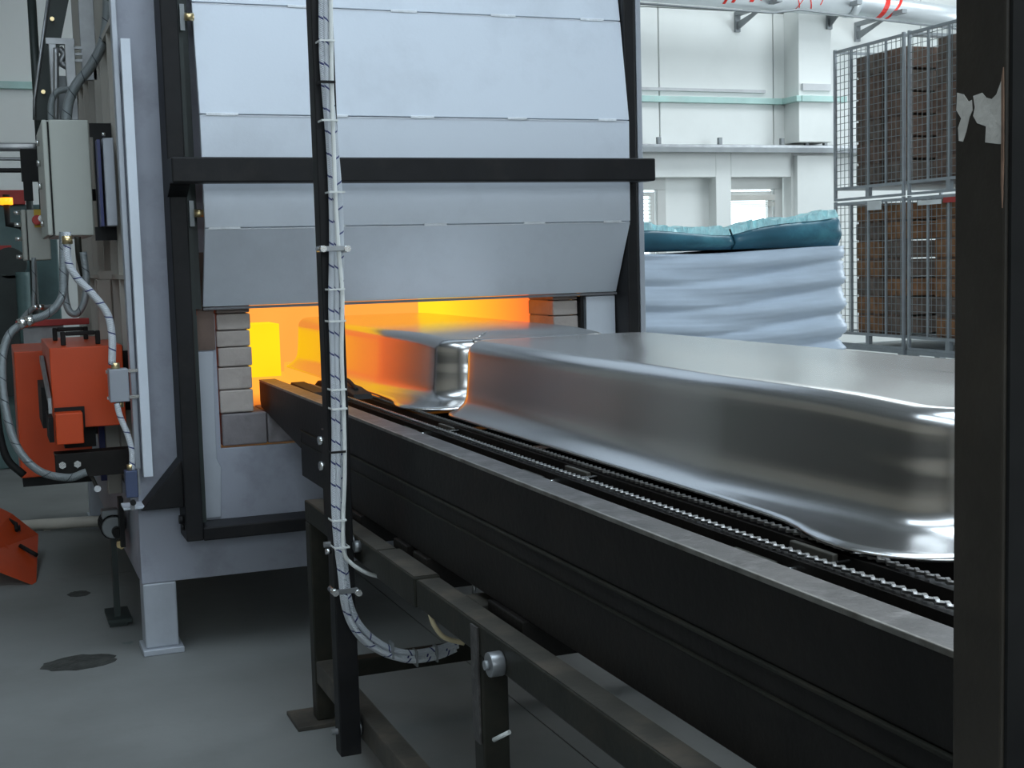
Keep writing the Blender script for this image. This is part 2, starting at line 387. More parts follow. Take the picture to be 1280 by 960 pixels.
put('floor_plate', box(.43, 2.19, 4.45, 7.2, .235, .25), plate_m, fu)
for k in range(9): put('rib', box(.405, .47, 4.62+k*.29, 4.632+k*.29, .5, 2.05), cream, fu)
put('flange', box(.404, .47, 4.37, 7.2, 2.03, 2.05), cream, fu)
put('flange', box(.404, .47, 4.37, 7.2, 1.22, 1.235), cream, fu)
put('flange', box(.41, .47, 4.37, 7.2, .5, .52), cream, fu)
put('upper_side_plate', box(.404, .47, 4.37, 4.40, 2.05, 2.95), cream, fu)
# legs
for (x, y) in ((.40, 4.352), (2.08, 4.352), (.40, 6.9), (2.08, 6.9)):
    lg = put('leg', box(x+.002, x+.108, y, y+.1, .02, .235), silver, fu, bevel=.006)
    put('foot_plate', box(x-.008, x+.122, y-.02, y+.12, 0, .02), silver, lg, bevel=.003)
# firebrick jambs
zz = [.773, .85, .925, .99, 1.045, 1.1, 1.18, 1.28]
for i in range(len(zz)-1):
    j = random.uniform(-.003, .003)
    bmt = mat('sooty_brick', (.27, .215, .19), .85, 0, .2, 9, .25, 50, dirt=(.14, .10, .09), damt=.6, dscale=9) if i >= 5 else brick_m
    put('brick', box(.678+j, .787+j, 4.345+abs(j), 4.58, zz[i]+.0015, zz[i+1]-.0015), bmt, fu, bevel=.005)
    put('brick', box(1.868-j, 1.965-j, 4.345+abs(j), 4.58, zz[i]+.0015, zz[i+1]-.0015), bmt, fu, bevel=.005)
x = .678
for wd in (.15, .20, .2, .2, .2, .2, .14):
    put('brick', box(x+.0015, x+wd-.0015, 4.343+random.uniform(0, .004), 4.58, .665, .771), brick_d, fu, bevel=.006, label='soot-stained sill block'); x += wd
put('gap_shade', box(1.968, 1.98, 4.325, 4.40, .665, 1.112), black, fu)  # black strip: shade of the gap between brick and plate, as colour
put('jamb_plate', box(1.99, 2.105, 4.325, 4.335, .50, 1.112), door_m, fu, bevel=.002)
put('brick_backing', box(.682, .783, 4.40, 4.575, .774, 1.27), brick_d, fu)  # cores added behind the brick joints to block leaking chamber glow
put('brick_backing', box(1.873, 1.96, 4.40, 4.575, .774, 1.27), brick_d, fu)
put('brick_backing', box(.682, 1.96, 4.40, 4.575, .667, .765), brick_d, fu)
# hot chamber
put('chamber_wall', box(1.868, 1.92, 4.58, 6.0, .72, 1.40), glow_wall, fu, label='glowing right wall of the chamber')
put('chamber_wall', box(.70, .787, 4.58, 6.0, .72, 1.40), glow_left, fu)
put('chamber_wall', box(.787, 1.868, 5.95, 6.0, .72, 1.40), glow_back, fu)
put('chamber_floor', box(.787, 1.868, 4.585, 6.0, .70, .772), glow_floor, fu)
put('chamber_roof', box(.70, 1.92, 4.40, 6.0, 1.40, 1.45), glow_wall, fu)
put('hot_block', box(.787, 1.16, 5.72, 5.95, .76, 1.0), glow_block, fu, label='brightest yellow block at the back of the chamber')
for xx in (1.15, 1.55): put('hearth_rail', box(xx, xx+.05, 4.6, 5.6, .772, .84), glow_floor, fu)
# black door frame
put('frame_post', box(.530, .583, 4.20, 4.345, .39, 2.95), black, fu, bevel=.004)
put('guide_channel', MB().box(.588, .600, 4.24, 4.34, .44, 2.95).box(.600, .628, 4.325, 4.34, 1.12, 2.95), dark_tray, fu)
put('guide_edge', box(.604, .622, 4.28, 4.30, 1.12, 2.95), dark_tray, fu)
put('rust_strip', box(.600, .612, 4.31, 4.32, 1.1, 2.0), mat('rust', (.35, .09, .04), .8, 0, .3, 12), fu)
put('frame_sill', box(.583, 2.14, 4.20, 4.33, .388, .43), black, fu, bevel=.004)
put('frame_post', box(2.108, 2.150, 4.22, 4.345, .39, 2.95), black, fu, bevel=.004)
put('frame_post_web', box(2.150, 2.172, 4.26, 4.345, .39, 2.95), black, fu)
put('gusset', MB().prism([(.400, .495), (.532, .648), (.532, .495)], 'y', 4.24, 4.34), black, fu, bevel=.003)
put('cross_bar', box(.522, 2.135, 4.05, 4.125, 1.505, 1.581), black, fu, bevel=.005, label='thick black bar across the door')
put('bar_bracket', MB().prism([(4.125, 1.50), (4.2, 1.47), (4.2, 1.585), (4.125, 1.581)], 'x', .524, .583), black, fu)
put('bar_bracket', box(2.110, 2.133, 4.12, 4.22, 1.507, 1.58), black, fu)
# sectional door
prof = [(1.123, 4.315), (1.372, 4.19), (1.722, 4.185), (2.07, 4.24), (2.40, 4.30), (2.9, 4.34)]
tabs = [None, ((.642, .10), (1.0, .08), (1.345, .08), (1.70, .08), (2.00, .07)), ((.65, .10), (1.0, .10), (1.31, .08), (1.65, .07), (1.985, .07)), ((.93, .07), (1.27, .09), (1.62, .09), (1.95, .09)), None]
weld_m = mat('weld_white', (.75, .78, .82), .4, .1, .1, 30, .3, 80)
for i in range(5):
    (z0, y0), (z1, y1) = prof[i], prof[i+1]
    L = math.hypot(z1-z0, y1-y0); ny, nz = (z1-z0)/L*.018, -(y1-y0)/L*.018
    g = .0022
    dy, dz = (y1-y0)/L*g, (z1-z0)/L*g
    dp = put('door_panel', MB().prism([(y0+dy, z0+dz), (y1-dy, z1-dz), (y1-dy+ny, z1-dz+nz), (y0+dy+ny, z0+dz+nz)], 'x', .632, 2.105), door_m, fu, bevel=.0015)
    if i < 4 and tabs[i]: pass
    if i >= 1 and i < 4 and tabs[i]:
        for tx, tw in tabs[i]:
            put('weld_tab', box(tx, tx+tw, y0-.0035, y0+.002, z0-.004, z0+.005), weld_m, dp, bevel=.0015)
    # folded white edge under each seam
    if i < 4: put('seam_edge', box(.640, 2.09, y1-.0018, y1+.003, z1-.0042, z1-.0016), weld_m, dp)
put('door_hem', box(.632, 2.105, 4.308, 4.345, 1.115, 1.123), mat('hem', (.16, .16, .17), .6, .2), fu)
# roller brackets beside the door
for z in (1.42, 2.02):
    rb = put('roller_bracket', MB().prism([(4.225, z-.04), (4.225, z+.04), (4.24, z+.04), (4.24, z-.02)], 'x', .592, .606), cable_grey, fu)
    put('roller', MB().cyl((.605, 4.215, z), (.632, 4.215, z), .012), brass, rb)
# square guide tube in front of the left edge
gt = MB(); x0, x1, y0, y1, z0, z1 = .415, .443, 4.255, 4.285, .60, 1.955
for (a, b, c, d) in ((x0, x0+.004, y0, y1), (x1-.004, x1, y0, y1), (x0+.004, x1-.004, y0, y0+.004), (x0+.004, x1-.004, y1-.004, y1)): gt.box(a, b, c, d, z0, z1)
put('guide_tube', gt, door_m, fu, label='pale square tube standing in front of the left edge')
put('tube_spacer', box(.42, .44, 4.285, 4.35, 1.85, 1.87), plate_m, fu)
put('tube_spacer', box(.42, .44, 4.285, 4.35, .66, .68), plate_m, fu)
put('edge_flange', box(.395, .412, 4.30, 4.352, .62, 2.95), silver, fu, bevel=.002)
put('small_shelf', box(.348, .43, 4.25, 4.35, .500, .508), door_m, fu, bevel=.002)
put('hinge_pin', MB().cyl((.515, 4.25, .455), (.53, 4.25, .455), .014).cyl((.52, 4.25, .43), (.53, 4.25, .43), .01), black, fu)
put('blue_strip', box(.330, .350, 4.9, 4.93, .50, 1.0), blue_m, fu)
put('side_post', box(.352, .40, 4.9, 4.95, .45, 1.22), cream, fu, bevel=.003)
put('side_post_arm', box(.36, .47, 4.9, 4.95, 1.22, 1.25), cream, fu)

# ================================================================== BATHS
def ringpts(x0, x1, y0, y1, r, z, n=8, ex=1.0):
    out = []
    for (cx, cy, a0) in ((x1-r, y1-r, 0), (x0+r, y1-r, 90), (x0+r, y0+r, 180), (x1-r, y0+r, 270)):
        for k in range(n+1):
            a = R(a0+90*k/n); out.append(Vector((cx+r*math.cos(a), cy+r*math.sin(a), z)))
    return out
def bath_mesh(Lb):
    """upturned pressed bath: near end y=0, far end y=Lb, left side x=0"""
    mb = MB(); bm = mb.bm
    W = .56; ztop = .187
    # (inset left, inset right, inset near, inset far, corner radius, z)
    secs = []
    for k in range(7):                                            # top edge rounding
        a = k/6*math.pi/2; rr = .035
        secs.append((.035-rr*math.sin(a)+.0, ztop-rr+rr*math.cos(a)))
    prof = [(i, z) for i, z in secs]
    for k in range(1, 11):                                        # wall: upright above, flaring towards the rim
        f = k/10; prof.append((-.006*f-.004*f**2-.020*f**10, (ztop-.035)*(1-f)+.012*f))
    prof += [(-.036, .007), (-.044, .002), (-.049, -.001), (-.051, -.006)]
    rings = []
    for idx, (ins, z) in enumerate(prof):
        rc = max(.02, .095-ins)
        P = ringpts(ins, W-ins, ins, Lb-ins, min(rc, .2), z, 10)
        # lengthen straight runs: resample long edges so the sides can curve
        Q = []
        for i, p in enumerate(P):
            q = P[(i+1) % len(P)]; m_ = max(1, int((q-p).length/.045))
            if (q-p).length > .2:
                m_ = 40 if abs(q.y-p.y) > abs(q.x-p.x) else 14
                for j in range(m_): Q.append(p.lerp(q, j/m_))
            else: Q.append(p)
        wav = max(0.0, min(1.0, -(ins+.030)/.018))                            # 0 on the wall, 1 at the rim
        for q in Q:
            t_ = q.y/Lb
            if q.x < .1:
                q.x += .035*max(0, (.30-t_))/.30*max(0, 1-wav)    # wall draws in at the near end
                q.x -= wav*.030*(1/(1+math.exp((t_-.105)/.013))+.5/(1+math.exp((.985-t_)/.01)))   # rim widens at the ends
                q.z -= wav*.006*max(0, (.25-t_))/.25
            if z > .1: q.z -= .012*math.exp(-(t_/.10)**2)
        rings.append([bm.verts.new(q) for q in Q])
    for a, b in zip(rings, rings[1:]):
        N = len(a)
        for k in range(N):
            f = bm.faces.new((a[k], a[(k+1) % N], b[(k+1) % N], b[k])); f.smooth = True
    # top: shallow crown with drawn-in rings
    prev = rings[0]; c = Vector((W/2, Lb/2, ztop))
    for s in (.985, .96, .92, .86, .78, .68, .55, .4, .22):
        cur = []
        for v in rings[0]:
            d = v.co-c; yy = c.y+d.y*(Lb/2-.035-(1-s)*.25)/(Lb/2-.035); cur.append(bm.verts.new(Vector((c.x+d.x*s, yy, ztop-.012*math.exp(-(yy/Lb/.10)**2)+.004*(1-s)**2))))
        N = len(cur)
        for k in range(N):
            f = bm.faces.new((prev[k], prev[(k+1) % N], cur[(k+1) % N], cur[k])); f.smooth = True
        prev = cur
    f = bm.faces.new(prev); f.smooth = True
    return mb
mb = bath_mesh(1.88)
bmesh.ops.recalc_face_normals(mb.bm, faces=mb.bm.faces)
me = bpy.data.meshes.new('bathtub'); mb.bm.to_mesh(me); mb.bm.free(); me.materials.append(bath_m)
def bath(y, lab, ys=1.0, x=1.135):
    o = bpy.data.objects.new('bathtub', me); C.objects.link(o); o.location = (x, y, .856); o.scale = (1, ys, 1)
    sd = o.modifiers.new('sheet', 'SOLIDIFY'); sd.thickness = .002; sd.offset = -1
    o['label'] = lab; o['category'] = 'bathtub'; o['group'] = 'upturned steel baths on the conveyor'; return o
bath(1.40, 'upturned bare steel bathtub shell on the conveyor, nearest the camera')
bath(3.45, 'upturned bare steel bathtub shell entering the glowing furnace mouth', .96, 1.125)

# ================================================================== CONVEYOR
cv = thing('conveyor', 'black steel chain conveyor leading into the furnace mouth', 'conveyor', (1.33, 2.4, .5))
for side in (0, 1):
    def X(a, b):
        return (a, b) if side == 0 else (2.655-b, 2.655-a)
    a, b = X(.825, .880)
    put('side_rail', MB().prism([(.60, .866), (4.44, .866), (4.44, .80), (4.425, .778), (3.83, .712), (3.80, .770), (.60, .770)], 'x', a, b), rail_black, cv, bevel=.002)
    a, b = X(.8245, .8790)
    put('rail_cap', box(a, b, .60, 4.442, .866, .8705), worn, cv, bevel=.0012)
    a2, b2 = X(.8240, .8290)
    put('cap_edge', box(a2, b2, .60, 4.43, .8640, .8712), worn_edge, cv, bevel=.001)
    a, b = X(.820, .90)
    put('channel_lip', box(a, b, .60, 3.82, .764, .769), olive, cv, bevel=.001)
    a, b = X(.826, .90)
    put('channel_beam', box(a, b, .60, 3.82, .732, .764), rail_black, cv)
    a, b = X(.822, .90)
    put('channel_lip', box(a, b, .60, 3.82, .729, .7325), olive, cv)
    a, b = X(.824, .90)
    put('channel_beam', box(a, b, .60, 3.82, .632, .729), rail_black, cv, bevel=.002)
put('floor_pan', box(.90, 1.755, .6, 3.80, .66, .67), rubber, cv)
# chain guides and chains
def chain(name, x, m, y0=.75, y1=4.36, z=.852):
    mb = MB(); y = y0; k = 0; pitch = .0098
    while y < y1:
        hw, hh = (.0048, .0016) if k % 2 == 0 else (.0026, .0036)
        q = Matrix.Rotation(R(28 if k % 2 == 0 else -28), 3, 'Z')
        mb.box(x-hw, x+hw, y-.0056, y+.0056, z-hh, z+hh, rot=q); y += pitch; k += 1
    return put(name, mb, m, cv, stuff=True)
for x, m in ((.976, chain_m), (1.074, chain_shade), (1.581, chain_shade), (1.679, chain_shade)):
    chain('chain', x, m, z=.852 if x < 1 else .842)
    put('chain_guide', box(x-.010, x+.010, .6, 4.38, .805, .846 if x < 1 else .836), rail_black, cv)
for k in range(8):
    y = .86+k*.46
    put('cross_slat', box(.90, 1.755, y-.03, y+.03, .672, .76), rail_black, cv)

for k in range(4):
    y = .69+k*.80
    put('spacer_block', box(.950, .960, y, y+.105, .790, .838), olive, cv, bevel=.002)
    put('spacer_block', box(1.046, 1.056, y, y+.105, .790, .838), dust_top, cv, bevel=.002)
    put('tie_rod', MB().cyl((.882, y-.025, .832), (1.056, y-.025, .832), .0035, 8), chrome, cv)
put('inner_beam', box(1.10, 1.13, .6, 4.36, .70, .80), rail_black, cv)
put('inner_beam', box(1.52, 1.55, .6, 4.36, .70, .80), rail_black, cv)
# black cradle at the furnace end
a = at(455, 488, 3.62)
put('cradle', MB().prism([(3.82, .846), (3.84, .860), (3.95, .872), (4.12, .876), (4.3, .868), (4.36, .846)], 'x', .992, 1.05), rubber, cv, bevel=.003)
put('cradle_hook', MB().tube(smooth_path([(1.02, 4.15, .872), (1.02, 4.12, .889), (1.02, 4.0, .889), (1.02, 3.9, .868)]), .006, 8), rubber, cv)
put('cradle', MB().prism([(4.0, .846), (4.02, .856), (4.36, .862), (4.38, .846)], 'x', .915, .962), rubber, cv, bevel=.003)

# ================================================================== CONVEYOR STAND
st = thing('conveyor_stand', 'dusty black square-tube stand carrying the conveyor', 'stand', (1.3, 2.3, 0))
put('support_tube', box(.760, .810, 2.790, 3.51, .560, .615), olive, st, bevel=.003)
put('support_tube', box(.757, .813, 2.502, 2.785, .557, .618), olive, st, bevel=.003, label='sleeve joining the two tube lengths')
put('support_tube', box(.760, .810, .95, 2.498, .560, .615), olive, st, bevel=.003)
put('support_tube', box(1.845, 1.895, .95, 3.51, .560, .615), olive, st, bevel=.003)
for (a, b, y0, y1, z) in ((.763, .807, 2.80, 3.50, .6155), (.760, .810, 2.51, 2.777, .6185), (.763, .807, .96, 2.49, .6155)):
    put('dust_film', box(a, b, y0, y1, z, z+.001), dust_top, st)
for x in (.760, 1.845):
    put('leg', box(x, x+.050, 3.46, 3.512, .012, .559), olive, st, bevel=.004)
    put('leg', box(x, x+.050, 2.122, 2.172, .012, .559), olive, st, bevel=.004)
    put('leg', box(x, x+.050, .95, 1.0, .012, .559), olive, st, bevel=.004)
put('weld_plate', box(.756, .7595, 2.13, 2.165, .40, .61), worn, st)
for (x, y) in ((.70, 3.49), (.76, 2.16), (1.82, 3.49)): put('foot_plate', box(x, x+.12, y-.06, y+.09, 0, .012), dust_top, st, bevel=.002)
for x in (.762, 1.82):
    put('stretcher', box(x, x+.05, 2.175, 3.458, .118, .180), dust_top, st, bevel=.004)
    put('stretcher', box(x, x+.05, 1.003, 2.12, .118, .180), dust_top, st, bevel=.004)
put('cross_tube', box(.812, 1.843, 3.462, 3.51, .118, .166), olive, st, bevel=.004)
put('cross_tube', box(.812, 1.843, 2.125, 2.168, .118, .166), olive, st, bevel=.004)
for y, w_ in ((2.06, .17), (2.60, .09), (2.74, .10), (1.2, .1), (3.12, .2)):
    put('cross_bracket', box(.814, 1.843, y, y+w_, .562, .6315), rail_black, st, bevel=.003)
put('bracket_arm', box(.814, .90, 2.26, 2.35, .60, .613), dust_top, st, bevel=.002)
put('hanger_bolt', MB().cyl((.85, 2.40, .575), (.85, 2.40, .632), .005, 8), galv, st)
kb = put('clamp_knob', MB().tube([(.735, 2.02, .578), (.760, 2.02, .578)], .021, 20), galv, st, bevel=.002)
put('knob_stud', MB().cyl((.728, 2.02, .578), (.735, 2.02, .578), .008), cable_grey, kb)
put('strap_end', MB().tube([at(617, 925, 2.05), at(637, 915, 2.02)], .0038, 8), white_cable, st)
for (px, py) in ((450, 686),): put('bolt', MB().cyl((.745, 2.93, .600), (.760, 2.93, .600), .014, 6), galv, st)

# ================================================================== CABLE POST
po = thing('cable_post', 'slim dark upright post carrying white cables beside the conveyor', 'post', (.73, 2.985, .09))
put('post', box(.703, .753, 2.96, 3.01, .094, 3.6), black, po, bevel=.003)
for (z, x) in ((.838, .753), (.778, .753)):
    b = put('bolt', MB().hexa((.712, 3.035, z), (-1, 0, 0), .011, .016).cyl((.712, 3.035, z), (.722, 3.035, z), .005), chrome, po)
put('rail_bracket', box(.706, .722, 3.011, 3.05, .63, .865), black, po, bevel=.002)
for z in (.60, .15):
    put('stretcher_bolt', MB().cyl((.688, 2.985, z), (.760, 2.985, z), .007).cyl((.753, 2.985, z), (.759, 2.985, z), .017, 16), galv, po)
put('side_bolt', MB().cyl((.690, 2.98, .585), (.704, 2.98, .585), .007), chrome, po)
def px_path(pts, Y): return smooth_path([at(a, b, Y) for a, b in pts])
Yc = 2.944
cab = thing('cable_bundle', 'bundle of braided white cables with dark tracer marks, tied to the post', 'cables', at(430, 760, Yc))
put('braided_cable', MB().tube(px_path([(403, -30), (403, 40), (404, 80), (408, 130), (412, 180), (415, 240), (416, 300), (415, 380), (417, 450), (419, 540), (418, 600), (420, 660), (427, 720), (432, 760), (448, 793), (478, 815), (510, 823), (545, 817), (572, 806)], Yc), .0088, 12), braid, cab)
put('braided_cable', MB().tube(px_path([(411, -30), (411, 60), (414, 120), (419, 180), (424, 240), (426, 300), (426, 380), (425, 450), (427, 540), (426, 600), (427, 660), (433, 720), (438, 755), (453, 785), (482, 808), (512, 816), (545, 811), (574, 802)], Yc-.002), .0072, 12), braid2, cab)
put('braided_cable', MB().tube(px_path([(407, -30), (408, 60), (409, 110), (413, 180), (419, 260), (421, 340), (421, 420), (422, 500), (423, 600), (423, 660), (429, 720), (436, 770), (456, 800), (482, 817), (512, 826), (545, 822), (570, 812)], Yc-.010), .006, 12), braid, cab)
put('white_cable', MB().tube(px_path([(413, -30), (414, 40), (415, 120), (417, 180), (419, 240), (423, 310), (428, 370), (427, 440), (430, 520), (431, 590), (429, 650), (430, 690), (440, 705), (458, 716), (474, 721)], Yc-.017), .0048, 10), white_cable, cab, label='plain white cable branching off to the right')
def tie(py, x0, x1, m, h=.004, nm='cable_tie'):
    a = at(x0+3.5, py, Yc-.027); b = at(x1-2.5, py, Yc-.027)
    put(nm, MB().box(a.x, b.x, Yc-.027, Yc-.024, a.z-h/2, a.z+h/2).box(a.x, a.x+.0015, Yc-.024, Yc+.014, a.z-h/2, a.z+h/2).box(b.x-.0015, b.x, Yc-.024, Yc+.014, a.z-h/2, a.z+h/2), m, cab)
for py, x0, x1 in ((50, 396, 421), (150, 399, 425), (240, 408, 434), (362, 408, 434), (402, 408, 435), (488, 411, 436), (512, 412, 437), (652, 412, 436), (686, 415, 440)):
    tie(py, x0, x1, white_cable)
tie(102, 397, 422, rubber, .006); tie(566, 410, 435, rubber, .005)
for py, x0, x1 in ((311, 404, 434), (741, 419, 448)):
    a = at(x0, py, Yc-.03); b = at(x1, py, Yc-.03)
    cl = put('cable_clamp', box(a.x, b.x, Yc-.030, Yc-.026, a.z-.006, a.z+.006), galv, cab, bevel=.001)
    for c in (a, b): put('clamp_bolt', MB().cyl((c.x, Yc-.036, c.z), (c.x, Yc+.014, c.z), .0075, 12), chrome, cl)
for t_, py in ((0, 803), (0, 818), (0, 822)): pass
for (px, py) in ((490, 812), (520, 822), (545, 816)):
    a = at(px, py, Yc-.008); put('cable_tie', MB().box(a.x-.002, a.x+.002, Yc-.02, Yc+.012, a.z-.020, a.z+.018), cable_grey, cab)
tag(put('cream_cable', MB().tube(px_path([(538, 768), (543, 782), (556, 797), (580, 804)], 2.42), .005, 10), cream_cable), 'short cream cable looping below the stand tube', 'cable')

# ================================================================== FOREGROUND COLUMN
cm = mat('column_paint', (.035, .030, .024), .55, 0, .35, 7, .12, 50, dirt=(.05, .04, .028), damt=.6, dscale=5, spec=.22)
n = cm.node_tree.nodes; l = cm.node_tree.links
co = thing('steel_column', 'dark brown steel column in the right foreground with a patch of chipped paint', 'column', (.776, .87, 0))
XL = .740
def atx(px, py, X_):
    d = rt*((px-640)/F) + dn*((py-480)/F) + fw
    t = X_/d.x
    return Vector((X_, d.y*t, H+d.z*t))
YN, YF_ = atx(1255, 400, XL).y, atx(1192, 400, XL).y
put('shaft', box(XL, .812, YN, YF_, .012, 3.2), cm, co, bevel=.0025)
put('front_sheet', box(XL+.003, .812, YN-.004, YN-.0005, .012, 3.2), rubber, co)  # thin near-black sheet over the shaft's front face
put('base_plate', box(.70, .86, YN-.05, YF_+.05, 0, .012), black, co)
chip = mat('bare_patch', (.52, .50, .46), .7, 0, .15, 40, .2, 120)
def patch(pts, X_, m, nm, par):
    mb = MB(); P = [atx(a, b, X_) for a, b in pts]
    mb.prism([(p_.y, p_.z) for p_ in P], 'x', X_-.0005, X_+.0006); return put(nm, mb, m, par)
patch([(1197, 116), (1205, 118), (1211, 127), (1215, 125), (1216, 138), (1212, 147), (1208, 165), (1204, 177), (1199, 176), (1198, 160), (1202, 148), (1196, 138)], XL, chip, 'bare_patch', co)
patch([(1217, 120), (1228, 116), (1233, 122), (1240, 124), (1246, 118), (1251, 104), (1253, 98), (1254, 118), (1253, 150), (1254, 180), (1248, 180), (1232, 178), (1233, 158), (1222, 154), (1217, 145), (1219, 134)], XL, chip, 'bare_patch', co)
patch([(1252, 100), (1254.5, 84), (1254.8, 120), (1254.6, 200), (1253, 260), (1251.5, 230), (1252, 160)], XL-.0003, mat('rust_edge', (.20, .12, .08), .8, 0, .3, 40), 'rust_streak', co)

# ================================================================== LEFT MACHINERY
# control cabinet
cc = thing('control_cabinet', 'tall beige control cabinet fixed high on the furnace side', 'cabinet', (.27, 4.9, 1.37))
put('body', box(.212, .340, 4.70, 5.2, 1.370, 1.755), beige, cc, bevel=.004)
put('door', box(.190, .207, 4.69, 5.2, 1.372, 1.753), beige, cc, bevel=.004)
put('door_gasket', box(.2065, .2125, 4.70, 5.19, 1.376, 1.748), rubber, cc)
for z in (1.42, 1.55, 1.70, 1.63): put('knob', MB().cyl((.178, 4.95, z), (.190, 4.95, z), .011, 12), chrome, cc)
put('mounting_arm', box(.34, .469, 4.95, 5.0, 1.50, 1.54), black, cc)
bb = thing('switch_box', 'blue and grey box between the beige cabinet and the furnace', 'box', (.38, 4.7, 1.38))
put('body', box(.368, .402, 4.52, 4.60, 1.395, 1.680), silver, bb, bevel=.003)
put('blue_plate', box(.350, .360, 4.53, 4.60, 1.395, 1.675), blue_m, bb)
put('back_frame', MB().box(.335, .404, 4.605, 4.615, 1.350, 1.395).box(.335, .404, 4.605, 4.615, 1.69, 1.735).box(.345, .404, 4.605, 4.615, 1.395, 1.69), rubber, bb)
put('screw', MB().cyl((.366, 4.515, 1.690), (.376, 4.515, 1.690), .006), chrome, bb)
sc2 = thing('small_cabinet', 'small beige switch cabinet with red emergency switch behind the tall cabinet', 'cabinet', (.27, 5.9, 1.3))
a = at(33, 262, 5.9); b = at(55, 325, 5.9)
put('body', box(a.x, b.x+.03, 5.9, 6.05, b.z, a.z), beige, sc2, bevel=.004)
put('side_door', box(a.x-.022, a.x-.004, 5.9, 6.05, b.z, a.z), beige, sc2, bevel=.004)
c = at(50, 275, 5.88)
put('yellow_plate', box(c.x-.022, c.x+.022, 5.893, 5.9, c.z-.03, c.z+.045), mat('yellow', (.6, .4, .03), .5), sc2)
put('red_switch', MB().cyl((c.x-.012, 5.85, c.z), (c.x-.012, 5.893, c.z), .02, 14), red_m, sc2)
put('switch_shaft', MB().cyl((c.x+.005, 5.82, c.z+.004), (c.x+.005, 5.893, c.z+.004), .014, 14), chrome, sc2)
for z in (.015, .09, .15, .2): put('gland', MB().cyl((a.x-.05, 5.95, b.z+z), (a.x-.022, 5.95, b.z+z), .009, 10), chrome, sc2)
put('support', MB().cyl((b.x+.015, 5.97, a.z), (b.x+.015, 5.97, 2.4), .018, 12), dark_tray, sc2)
c = at(44, 232, 5.85)
tag(put('limit_switch', MB().box(c.x-.05, c.x+.03, 5.85, 5.92, c.z+.02, c.z+.15).box(c.x-.045, c.x-.01, 5.85, 5.9, c.z-.06, c.z+.02), rubber), 'black switch block beside the left edge of the tall beige cabinet', 'switch')
# burner housing
bu = thing('burner', 'glossy orange burner housing with two black handles beside the furnace', 'burner', (.28, 4.8, .73))
put('housing', box(.165, .392, 4.50, 5.2, .742, 1.006), orange_m, bu, bevel=.003)
for (x0, x1, y) in ((.215, .325, 4.62), (.205, .31, 4.98)):
    pth = [(x0, y, 1.006), (x0+.008, y, 1.050), (x1-.008, y, 1.050), (x1, y, 1.006)]
    mb = MB()
    mb.box(x0-.008, x0+.008, y-.008, y+.008, 1.006, 1.052).box(x1-.008, x1+.008, y-.008, y+.008, 1.006, 1.052).box(x0+.008, x1-.008, y-.008, y+.008, 1.038, 1.052)
    put('handle', mb, rubber, bu, bevel=.003)
put('small_cover', box(.168, .252, 4.42, 4.50, .700, .800), orange_m, bu, bevel=.003)
put('cover_gap', box(.17, .262, 4.485, 4.499, .735, .812), rubber, bu)
put('side_flap', MB().prism([(4.44, .80), (4.46, .83), (5.05, .93), (5.05, .95), (4.9, .96), (4.44, .85)], 'x', .150, .160), galv, bu, label='dented bare metal flap')
put('side_works', MB().box(.140, .160, 4.75, 5.1, .72, .86).box(.15, .165, 4.5, 4.7, .70, .78), rubber, bu)
put('neck', box(.392, .469, 4.6, 5.1, .78, .98), rubber, bu)
put('lower_works', box(.20, .30, 4.6, 4.95, .665, .741), rubber, bu)
bk = thing('bracket_beam', 'black channel bracket with two bright bolts under the orange burner', 'bracket', (.28, 4.45, .6))
put('channel', MB().box(.160, .405, 4.44, 4.448, .588, .668).box(.160, .405, 4.448, 4.52, .588, .596).box(.160, .405, 4.448, 4.52, .660, .668), rail_black, bk, bevel=.002)
for x in (.182, .228): put('bolt', MB().hexa((x, 4.44, .632), (0, -1, 0), .012, .008), chrome, bk)
put('arm', box(.405, .469, 4.448, 4.52, .61, .65), rail_black, bk)
oc = thing('orange_cabinet', 'orange sheet metal cabinet standing behind the burner', 'cabinet', (.2, 5.5, .4))
a = at(17, 440, 5.3); b = at(28, 598, 5.3)
put('body', box(a.x, .33, 5.3, 5.9, b.z, a.z), orange_m, oc, bevel=.004)
put('plinth', box(a.x+.005, .33, 5.31, 5.9, b.z-.035, b.z), rubber, oc)
put('hanger', box(.33, .404, 5.5, 5.8, .60, .90), dark_tray, oc)
# junction boxes and conduits
jb = thing('junction_box', 'grey metal junction box beside the guide tube', 'box', (.35, 4.28, .84))
put('body', box(.322, .380, 4.20, 4.262, .846, .948), mat('box_grey', (.30, .32, .36), .4, .3, .05, 5), jb, bevel=.003)
put('strap', MB().box(.318, .414, 4.262, 4.270, .932, .942).box(.318, .414, 4.262, 4.270, .850, .860), chrome, jb)
put('gland', MB().cyl((.345, 4.23, .948), (.345, 4.23, .966), .013, 12).cyl((.352, 4.23, .828), (.352, 4.23, .846), .012, 12), brass, jb)
nb = thing('limit_box', 'narrow navy switch box hanging below a braided conduit', 'box', (.375, 4.22, .54))
put('body', box(.353, .390, 4.19, 4.235, .548, .632), navy, nb, bevel=.003)
put('side_plate', box(.390, .396, 4.19, 4.235, .555, .634), galv, nb)
put('gland', MB().cyl((.371, 4.21, .632), (.371, 4.21, .65), .010, 12), brass, nb)
put('roller', MB().cyl((.372, 4.185, .533), (.372, 4.20, .533), .009, 14), rubber, nb)
put('tongue', box(.366, .378, 4.20, 4.22, .508, .548), galv, nb)
